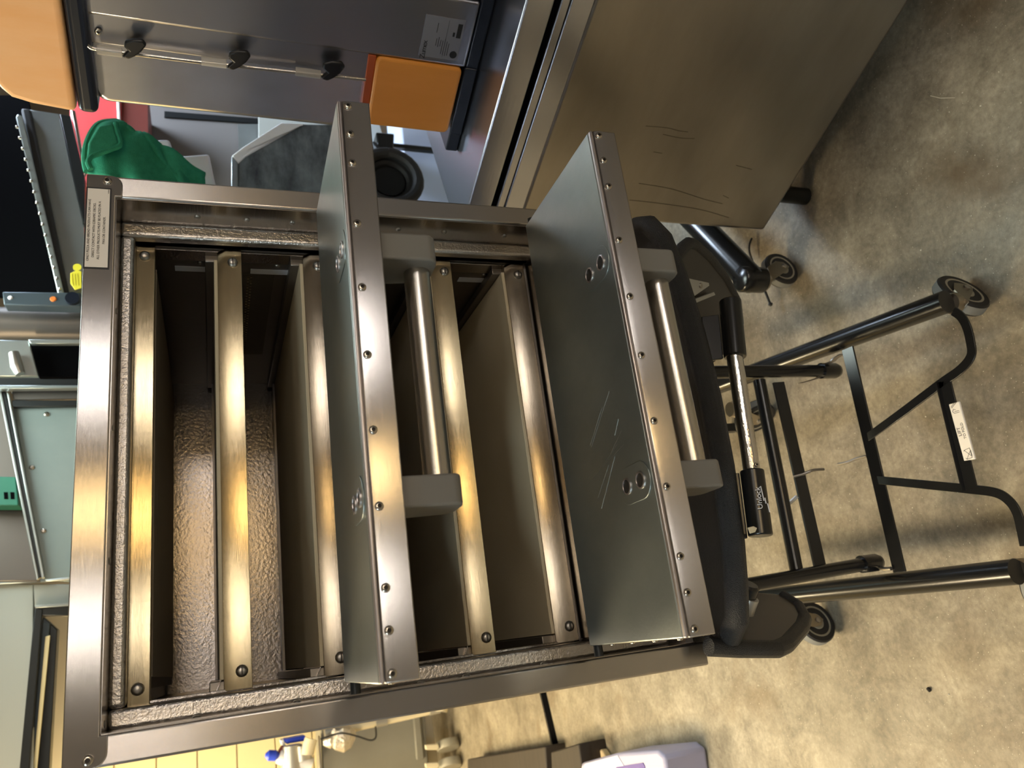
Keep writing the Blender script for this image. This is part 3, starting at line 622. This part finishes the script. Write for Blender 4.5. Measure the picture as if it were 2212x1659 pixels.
# hopper: navy rim and orange bin on top
ht = [jz(150, 10, .03), jz(195, 190, .03)]
hz0 = jz(190, 60, .02).z; yh = jz(178, 246, .02).y
MB().prism([(-.02, y, z) for y, z in rrect(wN-.25, yh, hz0, hz0+.034, .012)], (.40, 0, 0)).build('hopper_rim', 'navy', zx, .012, seg=4)
hq = [jz(166, 246, .018), jz(70, 228, .018), jz(24, 214, .018), jz(2, 196, .018), jz(-30, 160, .018)]
MB().prism([(-.018, wN-.25, hz0+.036)]+[(-.018, q.y, max(q.z, hz0+.036)) for q in hq]+[(-.018, wN-.25, hq[-1].z+.02)], (.40, 0, 0)).build('hopper', 'orangel', zx, .012, seg=4)

# ================================================================== THINGS BEHIND THE OVEN
# green cloth draped over the oven's top at the back right
CY0 = .90; SB = 1.475
sbx = thing('storage_cabinet', 'grey cabinet behind the oven right post, under the cloths', 'cabinet', (.55, 1.0, 0))
B('cabinet_body', 'greyapp', sbx, -.35, .30, -.13, .12, .40, SB-.02, .004)
for q in ((-.33, -.11), (.20, -.11), (-.33, .10), (.20, .10)): B('leg', 'gun', sbx, q[0]-.012, q[0]+.012, q[1]-.012, q[1]+.012, 0, .40)
B('shelf', 'greyapp', sbx, -.34, .29, -.12, .11, .39, .41); B('cabinet_top', 'greyapp', sbx, -.36, .31, -.14, .13, SB-.02, SB, .004)
def gc(u, v):
    top_ = smooth([aty(*q, CY0) for q in ((188, 372), (183, 345), (188, 305), (210, 268), (245, 261), (262, 268), (300, 302), (345, 340), (390, 375), (432, 402))], 4)
    k = u*(len(top_)-1); i = min(int(k), len(top_)-2); p = top_[i].lerp(top_[i+1], k-i)
    base = V((p.x-.10-.10*u, CY0, SB+.003)); q = p.lerp(base, v**1.15)
    q.y += .055*math.sin(min(1, v*1.3)*math.pi*.5)*-1+.05*v+.010*math.sin(u*15+v*7)*v+.006*math.sin(v*21+u*5); return q
clo = thing('cleaning_cloth', 'bunched green terry cloth beside the upper corner of the oven', 'cloth', (.72, .9, SB))
gI = Matrix.Translation(-V(clo.location))
MB().grid(lambda u, v: gI @ gc(u, v), 40, 22).build('cloth', 'green', clo, solid=.010, ang=180)
MB().tube([gI @ (gc(i/40, .0)+V((0, -.002, 0))) for i in range(41)], .008, 8).build('hem', 'green', clo)
fd = [gI @ aty(*q, CY0-.045) for q in ((250, 266), (253, 285), (260, 312), (240, 322), (215, 330), (198, 338), (190, 350), (196, 366))]
MB().tube(smooth(fd), .0065, 8).build('fold_edge', 'green', clo)
fl = [gI @ aty(*q, CY0-.05) for q in ((186, 345), (190, 306), (211, 270), (244, 264), (252, 285), (259, 311), (236, 322), (200, 335))]
MB().prism(fl, (0, .02, 0)).build('folded_corner', 'green', clo, .008, seg=3)
# white folded cloths behind it
for i, (q, lab) in enumerate(((((325, 301), (366, 300), (380, 344), (398, 402), (330, 396)), 'small plain white cloth folded behind the green cloth'), (((372, 337), (452, 331), (462, 380), (467, 402), (385, 402)), 'ribbed white cloth folded lower down beside the green cloth'))):
    yy = CY0+.10-.05*i; ps_ = [aty(*k, yy) for k in q]; ps_ += [V((ps_[-1].x-.12, yy, SB+.004)), ] if False else []
    t = MB().prism(ps_, (0, .03, 0)).build('folded_cloth', 'paper', None, .008, seg=3); tag(t, lab, 'cloth')
# leaning steel pan with bright rim
YP = 1.15
pq = [aty(*q, YP) for q in ((515, 455), (515, 352), (530, 338), (655, 268), (790, 268), (800, 455))]
cen = sum(pq, V())/6
pn = thing('steel_pan', 'leaning dark steel pan with a bright folded rim behind the oven', 'pan', cen)
pq = [p-cen for p in pq]
MB().prism(pq, (0, .02, 0)).build('pan_floor', 'pan', pn, .004)
qo = [aty(*q, YP-.01)-cen for q in ((500, 445), (500, 336), (523, 318), (607, 264), (655, 268))]
qi = [pq[0], pq[1], pq[2], pq[3]]
MB().prism([qo[1], qo[2], qo[3], qo[4], pq[3], pq[2], pq[1]], (0, .05, 0)).build('pan_rim', 'panrim', pn, .004); MB().prism([qo[0], qo[1], pq[1], pq[0]], (0, .05, 0)).build('pan_side', 'tealst', pn, .004)
for q in (800, 560):
    e_ = aty(q, 470, YP+.01); MB().box(e_.x-.012-cen.x, e_.x+.012-cen.x, -.0, .02, -cen.z+.002, e_.z-cen.z+.02).build('pan_leg', 'gun', pn)
# things on the back of the worktop: coil, appliance, pale door
cc = aty(838, 398, 1.45)
cl = thing('cable_coil', 'coiled black cable beside the counter behind the oven', 'cable', (cc.x, cc.y, cc.z))
for k, (r, o_) in enumerate(((.105, .0), (.085, .03), (.065, .06))):
    MB().tube([V((math.cos(t*math.pi/12)*r, o_-.04, math.sin(t*math.pi/12)*r)) for t in range(25)], .022, 10).build('cable_loop', 'rubber', cl)
MB().lathe([(.06, -.02), (.06, .04)], (0, 0, 0), (0, 1, 0), 20).build('spool', 'gun', cl)
B('stand', 'gun', cl, -.16, -.10, -.02, .05, -cc.z, -.02, .004)
q = [aty(*k, 1.78) for k in ((812, 285), (852, 288), (850, 335), (818, 338))]
t = MB().prism(q, (0, .12, 0)).build('black_socket_box', 'blks', None, .006); tag(t, 'small glossy black box on the pale wall under the bucket', 'box')
e_ = aty(835, 312, 1.82); MB().box(e_.x-.01, e_.x+.01, e_.y, e_.y+.02, e_.z-.30, e_.z).build('stem', 'blks', t)
MB().tube([aty(806, 312, 1.80), aty(820, 330, 1.77)], .014, 10).build('plug', 'blk', t).matrix_parent_inverse = Matrix.Identity(4)
pA, pB = aty(866, 285, 1.9), aty(890, 470, 1.9)
t = MB().box(pB.x-.15, pA.x+.9, 1.9, 2.15, 0, aty(872, 340, 1.9).z).build('cooler_cabinet', 'cool', None, .01); tag(t, 'pale blue lit cooler cabinet beyond the counter', 'cooler')
q = [aty(*k, 2.2) for k in ((560, 200), (800, 200), (870, 445), (560, 445))]
t = MB().prism(q, (0, .1, 0)).build('partition_panel', 'pale', None); tag(t, 'pale partition panel behind the leaning pan and cable', 'panel')
q = [aty(*k, 2.4) for k in ((318, 190), (640, 190), (640, 410), (318, 410))]
t = MB().prism(q, (0, .1, 0)).build('grey_partition', 'wallgrey', None); tag(t, 'dark grey partition seen between juicer and white cloths', 'panel')
MB().prism([aty(*k, 2.39) for k in ((355, 240), (640, 262), (640, 272), (355, 252))], (0, .01, 0)).build('ledge', 'gun', t)
MB().prism([aty(*k, 2.38) for k in ((514, 268), (560, 268), (560, 326), (516, 330))], (0, .01, 0)).build('doorway_panel', 'tealst', t)  # added flat panel stands in for a light greenish doorway
q = [aty(*k, 2.1) for k in ((150, 180), (262, 180), (262, 400), (150, 400))]
t = MB().prism(q, (0, .4, 0)).build('red_cabinet', 'red', None, .01); tag(t, 'red enamel cabinet behind the green cloth', 'cabinet')
MB().prism([aty(*k, 2.11) for k in ((262, 180), (318, 180), (322, 400), (262, 400))], (0, .35, 0)).build('cabinet_end', 'redbr', t)
MB().tube([aty(254, 190, 2.09), aty(257, 260, 2.09)], .006, 8).build('handle', 'label', t)

# ---- open dark oven standing high behind on the right
YM = 1.55
mo = thing('deck_oven', 'dark open oven with a riveted door standing high behind', 'oven', aty(90, 450, YM))
mI = Matrix.Translation(-V(mo.location))
def poly(name, m_, parent, pts, Y, dep, I, bevel=.003):
    return MB().prism([I @ aty(*q, Y if not isinstance(Y, list) else Y[i]) for i, q in enumerate(pts)], (0, dep, 0)).build(name, m_, parent, bevel)
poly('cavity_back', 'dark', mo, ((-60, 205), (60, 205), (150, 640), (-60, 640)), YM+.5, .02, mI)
poly('side_panel', 'tealst', mo, ((62, 236), (128, 246), (180, 478), (180, 655), (138, 660), (120, 600)), YM+.01, .03, mI)
poly('door_gasket', 'rubber', mo, ((44, 232), (66, 234), (150, 640), (126, 645)), YM-.02, .03, mI, .008)
dr_ = poly('door_rim', 'tealst', mo, ((34, 252), (38, 246), (48, 250), (138, 632), (132, 640), (126, 640)), YM-.04, .02, mI, .003)
for i in range(16):
    t_ = i/15; p = mI @ aty(37+t_*92, 275+t_*350, YM-.045); MB().lathe([(.0055, 0), (.005, .003), (.002, .005)], p, (0, -1, 0), 8).build('rivet', 'screw', dr_)
poly('outer_post', 'gun', mo, ((129, 246), (152, 250), (182, 380), (182, 480), (179, 478)), YM-.0, .04, mI)
poly('tube_trim', 'screw', mo, ((152, 236), (162, 238), (186, 370), (182, 378)), YM-.02, .02, mI, .004)
cs = poly('control_strip', 'strip', mo, ((5, 630), (175, 632), (174, 662), (8, 658)), YM-.06, .05, mI)
MB().lathe([(.009, 0), (.007, .004)], mI @ aty(115, 646, YM-.06), (0, -1, 0), 14).build('indicator', 'ledo', cs)
MB().lathe([(.007, 0), (.005, .004)], mI @ aty(22, 643, YM-.06), (0, -1, 0), 12).build('indicator', 'paper', cs)
MB().lathe([(.022, 0), (.02, .01)], mI @ aty(157, 646, YM-.06), (0, -1, 0), 18).build('knob', 'navy', cs)
yt = thing('yellow_tag', 'yellow printed tag hanging from the open oven door', 'tag', aty(163, 600, YM-.07)); yI = Matrix.Translation(-V(yt.location))
poly('tag_face', 'yel', yt, ((152, 590), (165, 583), (176, 586), (176, 622), (162, 626), (152, 612)), YM-.07, .003, yI, .001)
MB().lathe([(.012, 0), (.012, .003)], yI @ aty(167, 578, YM-.067), (0, -1, 0), 16).build('tag_eyelet', 'yel', yt)
for i in range(3): MB().bar([yI @ aty(156+i*6, 592, YM-.0705), yI @ aty(158+i*6, 616, YM-.0705)], V((.0008, 0, 0)), V((0, .0005, 0))).build('print_line', 'ink', yt)
# duct and latch under it
dt = MB().tube([aty(-40, 700, YM+.1), aty(190, 702, YM+.1)], .055, 28).build('exhaust_duct', 'duct'); tag(dt, 'thick grey round duct running behind the oven top', 'duct')
lt = thing('latch_bracket', 'pale steel bracket with a rounded lever beside the duct', 'bracket', aty(30, 770, YM)); lI = Matrix.Translation(-V(lt.location))
poly('plate', 'tealst', lt, ((-40, 733), (62, 735), (82, 812), (-40, 812)), YM, .02, lI)
MB().tube([lI @ aty(30, 762, YM-.02), lI @ aty(36, 790, YM-.02), lI @ aty(44, 808, YM-.02)], [.014, .017, .013], 14).build('lever', 'bolt', lt, ang=60)
poly('top_strip', 'tealst', lt, ((60, 733), (175, 733), (175, 742), (66, 742)), YM-.01, .02, lI, .002)
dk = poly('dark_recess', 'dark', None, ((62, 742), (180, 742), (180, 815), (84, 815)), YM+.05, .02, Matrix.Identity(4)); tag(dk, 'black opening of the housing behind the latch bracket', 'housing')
# teal equipment panel
YT = 1.9
tp = thing('equipment_panel', 'grey teal sheet metal equipment cover with three bright screws', 'panel', aty(100, 1040, YT)); tI = Matrix.Translation(-V(tp.location))
poly('panel_face', 'teal', tp, ((28, 880), (178, 878), (168, 1258), (95, 1252)), YT, .02, tI)
poly('panel_side', 'gun', tp, ((2, 845), (12, 845), (92, 1245), (82, 1250)), YT-.02, .03, tI)
poly('panel_flange', 'tealst', tp, ((14, 845), (20, 850), (96, 1246), (90, 1250)), YT-.025, .02, tI, .002)
poly('panel_flange', 'tealst', tp, ((-3, 845), (3, 845), (84, 1250), (78, 1252)), YT-.025, .02, tI, .002)
poly('head_rail', 'gun', tp, ((-20, 812), (178, 812), (178, 832), (-20, 832)), YT-.05, .05, tI); poly('head_rail', 'tealst', tp, ((-20, 832), (178, 832), (178, 838), (-20, 840)), YT-.06, .03, tI, .002)
poly('slot_trim', 'duct', tp, ((22, 842), (178, 842), (178, 862), (30, 864)), YT-.01, .02, tI); poly('slot_trim', 'gun', tp, ((25, 864), (178, 864), (178, 877), (27, 879)), YT-.02, .02, tI)
poly('foot_strip', 'tealst', tp, ((98, 1252), (170, 1244), (170, 1250), (98, 1256)), YT-.03, .02, tI, .002)
for q in ((101, 895), (69, 1010), (94, 1147)): MB().lathe([(.0085, 0), (.008, .003), (.004, .006)], tI @ aty(*q, YT), (0, -1, 0), 12).build('screw', 'screw', tp)
dk = poly('dark_equipment', 'duct', None, ((-60, 840), (2, 840), (82, 1255), (-60, 1255)), YT+.1, .05, Matrix.Identity(4)); tag(dk, 'dim brown housing left of the teal panel', 'housing')
gr_ = poly('green_crate', 'greenpl', None, ((-60, 1028), (34, 1030), (40, 1092), (-60, 1092)), YT+.0, .08, Matrix.Identity(4)); tag(gr_, 'green plastic strip of a crate at the far edge', 'crate')
for i in range(2): poly('crate_slot', 'dark', gr_, ((8+14*i, 1063), (16+14*i, 1063), (17+14*i, 1078), (9+14*i, 1078)), YT-.002, .004, Matrix.Identity(4), 0)
# pale framed pass-through opening
YF = 2.3
pf_ = thing('pass_through_frame', 'pale grey-green wall frame around a dark trimmed opening', 'frame', aty(40, 1450, YF)); fI = Matrix.Translation(-V(pf_.location))
poly('head_panel', 'pale', pf_, ((-80, 1262), (72, 1262), (72, 1760), (20, 1900), (-80, 1900)), YF, .04, fI); poly('side_panel', 'pale', pf_, ((72, 1262), (170, 1262), (170, 1308), (75, 1312)), YF, .04, fI)
poly('trim_top', 'gun', pf_, ((75, 1312), (92, 1316), (60, 1700), (38, 1700)), YF-.01, .07, fI); poly('trim_side', 'gun', pf_, ((75, 1312), (160, 1306), (160, 1330), (88, 1330)), YF-.005, .06, fI)
poly('trim_light', 'tealst', pf_, ((74, 1308), (160, 1302), (160, 1308), (76, 1313)), YF-.015, .02, fI, .001); poly('inner_trim', 'strip', pf_, ((90, 1330), (108, 1345), (70, 1700), (58, 1700)), YF+.02, .05, fI)
poly('pane_strip', 'tile', pf_, ((98, 1375), (108, 1372), (76, 1700), (68, 1700)), YF+.01, .01, fI, .001)
poly('inner_trim', 'gun', pf_, ((108, 1345), (124, 1360), (104, 1700), (76, 1700)), YF+.03, .05, fI)
pm = poly('corner_trim', 'tealst', pf_, ((-40, 1252), (100, 1244), (100, 1256), (-40, 1264)), YF-.03, .03, fI, .002)

# the bodies of these units go on down to the floor behind the near oven
def under(par, I, m_, pa, pb, Y, dep, pz):
    x0, x1 = sorted((aty(*pa, Y).x, aty(*pb, Y).x)); o = par.location
    MB().box(x0-o.x, x1-o.x, Y-o.y, Y+dep-o.y, -o.z+.001, aty(*pz, Y).z-o.z).build('lower_body', m_, par, .004)
under(mo, mI, 'tealst', (176, 655), (176, 408), YM+.05, .26, (215, 520))
under(tp, tI, 'teal', (170, 1255), (176, 735), YT+.03, .35, (174, 1000))
under(pf_, fI, 'pale', (150, 1310), (150, 1262), YF+.001, .04, (150, 1290))
# ---- back left: grey wheeled appliance with pipes
YA = 4.35
ap = thing('grey_appliance', 'grey enamel kitchen appliance on casters by the back wall', 'appliance', aty(800, 1600, YA)); aI = Matrix.Translation(-V(ap.location))
poly('front_panel', 'greyapp', ap, ((690, 1530), (915, 1500), (925, 1640), (930, 1740), (700, 1740)), YA, .30, aI, .01)
poly('side_edge', 'bolt', ap, ((687, 1590), (691, 1590), (701, 1740), (695, 1740)), YA-.02, .03, aI, .001)
poly('door_edge', 'greyapp', ap, ((893, 1540), (906, 1538), (916, 1640), (901, 1642)), YA-.03, .03, aI, .004)
base = aty(930, 1560, YA)
for (x, y) in ((942, 1614), (950, 1654)):
    c = aty(x, y, YA-.05); MB().lathe([(.07, -.025), (.075, -.015), (.075, .015), (.07, .025)], aI @ V((c.x, c.y, .078)), (1, .4, 0), 24).build('caster_wheel', 'hub', ap, ang=50)
    poly('caster_fork', 'insul', ap, ((918, y-5), (946, y-8), (950, y), (946, y+6), (920, y+6)), YA-.10, .02, aI, .006)
pp_ = thing('lagged_pipe', 'cream lagged drain pipe running in front of the grey appliance', 'pipe', aty(800, 1550, YA-.2)); pI = Matrix.Translation(-V(pp_.location))
MB().tube([pI @ aty(706, 1584, YA-.2), pI @ aty(935, 1533, YA-.2)], .026, 14).build('pipe', 'insul', pp_)
for (x, y) in ((714, 1582), (823, 1558), (938, 1532)): c = pI @ aty(x, y, YA-.2); d_ = (aty(x+20, y-4.5, YA-.2)-aty(x, y, YA-.2)).normalized(); MB().tube([c-d_*.035, c+d_*.035], .031, 14).build('pipe_collar', 'galv', pp_)
MB().lathe([(.05, 0), (.05, .03), (.03, .05)], pI @ aty(949, 1537, YA-.2), (1, 0, -.3), 16).build('pipe_flange', 'insul', pp_)
for i, (x, y, r, lab) in enumerate(((738, 1594, .075, 'large crumpled foil lump hanging on the lagged pipe'), (712, 1600, .040, 'small crumpled foil lump near the pipe end'))):
    g = MB(); c = aty(x, y, YA-.25); rg = random.Random(i+2); pr = [(r*.4, r*.9), (r*.85, r*.5), (r*(1), 0), (r*.8, -r*.6), (r*.35, -r)]
    g.lathe(pr, c, (0, 0, 1), 12); g.v = [tuple(V(p)+V((rg.uniform(-1, 1), rg.uniform(-1, 1), rg.uniform(-1, 1)))*r*.12) for p in g.v]
    g.v = [tuple(pI @ V(p)) for p in g.v]; g.build('foil_wrap', 'foil', pp_, ang=20)
wr = MB().tube(smooth([aty(692, 1597, YA-.35), aty(735, 1584, YA-.36), aty(770, 1590, YA-.36), aty(800, 1599, YA-.36), aty(812, 1592, YA-.36), aty(811, 1570, YA-.28)], 8), .005, 8).build('loose_wire', 'blk'); tag(wr, 'thin dark wire looping across the grey appliance', 'wire')
# valve cluster on the wall
vc = thing('valve_assembly', 'white pipe valve assembly with blue box beside the appliance', 'valve', aty(640, 1620, 4.25)); vI = Matrix.Translation(-V(vc.location))
poly('blue_box', 'bluep', vc, ((612, 1597), (660, 1588), (662, 1600), (618, 1608)), 4.20, .12, vI, .01); poly('box_label', 'paper', vc, ((606, 1600), (612, 1597), (618, 1612), (610, 1612)), 4.20, .1, vI)
MB().tube([vI @ aty(672, 1596, 4.15), vI @ aty(667, 1612, 4.15), vI @ aty(664, 1630, 4.15)], .038, 14).build('elbow', 'insul', vc)
MB().tube([vI @ aty(628, 1610, 4.20), vI @ aty(632, 1700, 4.20)], .06, 16).build('valve_body', 'galv', vc); MB().tube([vI @ aty(650, 1610, 4.20), vI @ aty(654, 1642, 4.20)], .055, 16).build('valve_body', 'galv', vc)
MB().tube([vI @ aty(602, 1632, 4.20), vI @ aty(672, 1655, 4.20)], .045, 14).build('cross_pipe', 'paper', vc)
MB().lathe([(.01, -.04), (.03, -.02), (.03, .02), (.01, .04)], vI @ aty(588, 1632, 4.17), (.2, 0, 1), 12).build('blue_lever', 'bluep', vc)
MB().tube([vI @ aty(612, 1612, 4.18), vI @ aty(596, 1636, 4.18)], .012, 10).build('red_stem', 'redbr', vc)
# wooden planks and boxes at the bottom left corner
def floorbox(name, m_, lab, cat, corners, hgt, group=None):
    P = [atz(*q, hgt) for q in corners]; t = MB().prism([V((p.x, p.y, 0.001)) for p in P], (0, 0, hgt)).build(name, m_, None, .006); return tag(t, lab, cat, group)
floorbox('wood_beam', 'wood', 'dark wooden beam lying next to the lilac carton', 'beam', ((1190, 1625), (1250, 1606), (1262, 1700), (1195, 1720)), .12)
floorbox('wood_plank', 'wood', 'long dark plank reaching towards the grey appliance', 'plank', ((1010, 1640), (1178, 1612), (1182, 1690), (1010, 1700)), .10)
floorbox('wood_scrap', 'woodl', 'small pale wood block on the concrete near the carton', 'block', ((1290, 1620), (1298, 1619), (1312, 1640), (1302, 1645)), .03)
lv = thing('lilac_carton', 'lilac carton with purple print at the lower left edge', 'carton', atz(1340, 1659, .15)); vI2 = Matrix.Translation(-V(lv.location))
P = [atz(*q, .16) for q in ((1255, 1648), (1330, 1627), (1418, 1620), (1434, 1634), (1445, 1720), (1240, 1760))]
MB().prism([vI2 @ V((p.x, p.y, .002)) for p in P], (0, 0, .158)).build('carton_body', 'lav', lv, .012, seg=3)
P2 = [atz(*q, .1635) for q in ((1262, 1650), (1333, 1632), (1347, 1655), (1300, 1720), (1255, 1720))]
MB().prism([vI2 @ V((p.x, p.y, .1605)) for p in P2], (0, 0, .0015)).build('carton_panel', 'lilac', lv)
P2 = [atz(*q, .1635) for q in ((1330, 1657), (1388, 1648), (1392, 1656), (1400, 1720), (1330, 1720))]
MB().prism([vI2 @ V((p.x, p.y, .1605)) for p in P2], (0, 0, .002)).build('carton_print', 'purple', lv)

# ---- dolly arm with caster beyond the cart, on the right
dl = thing('wheeled_stand', 'black tubular base arm of a stand with a caster behind the cart', 'stand')
e = atz(1622, 604, .155); far = atz(1528, 505, .155); far = e+(far-e)*2.2
MB().tube([e-(far-e).normalized()*.012, e, far], [.034, .037, .037], 22).build('base_arm', 'blks', dl); MB().lathe([(.034, -.035), (.034, .03), (.028, .036)], e, (0, 0, 1), 20).build('end_cap', 'blks', dl, ang=50)
caster(dl, e.x+.005, e.y, .122, math.radians(10), .05)
MB().lathe([(.03, 0), (.03, .008)], V((e.x, e.y, .112)), (0, 0, 1), 20).build('collar', 'fork', dl)
t = MB().tube([atz(1637, 590, .05), atz(1663, 655, .03)], .0035, 10).build('thin_rod', 'blk'); tag(t, 'thin black rod with a knob end beside the caster', 'rod')
MB().lathe([(.003, -.006), (.007, 0), (.003, .006)], atz(1664, 657, .03), (1, 0, .3), 10).build('knob', 'blk', t)
t = MB().tube(smooth([atz(1627, 568, .02), atz(1619, 545, .03), atz(1619, 528, .03), atz(1624, 515, .02)]), .003, 8).build('bent_wire', 'blk'); tag(t, 'short bent black wire under the counter edge', 'wire')
t = MB().tube([atz(1415, 505, .16), atz(1437, 526, .10)], .02, 12).build('black_hose_end', 'blks'); tag(t, 'stub of black hose under the far counter corner', 'hose')
t = MB().tube([atz(1760, 560, .004), atz(1835, 478, .004), atz(1850, 420, .004)], .004, 8).build('floor_cord', 'blk'); 
bpy.data.objects.remove(t)
# straw and crumbs on the floor
rg = random.Random(11)
crumbs = [(1862, 1000), (2080, 200), (2119, 229), (2051, 242), (2158, 155), (1700, 1390), (1640, 1480), (1900, 700), (2130, 560), (1990, 540), (2000, 900), (2050, 1500), (1450, 1500), (1330, 1480)]
for (x, y) in crumbs[1:]:
    p = atz(x, y, 0); r = rg.uniform(.0012, .0024); g = MB(); g.lathe([(r*.5, 0), (r, r*.6), (r*.4, r*1.3)], p, (0, 0, 1), 6)
    g.v = [tuple(V(v_)+V((rg.uniform(-1, 1), rg.uniform(-1, 1), 0))*r*.4) for v_ in g.v]
    tag(g.build('crumb', 'debris'), 'tiny pale crumb on the concrete floor', 'crumb', 'crumbs on the floor')
t = MB().tube([atz(2004, 1487, .003), atz(2009, 1492, .004)], .004, 8).build('bolt_scrap', 'debrisd'); tag(t, 'small dark scrap on the concrete at lower right', 'scrap')
t = MB().tube([atz(2010, 207, .001), atz(2032, 212, .0015), atz(2063, 211, .001)], .0008, 6).build('straw', 'debris'); tag(t, 'thin pale fibre on the floor near the counter', 'fibre')
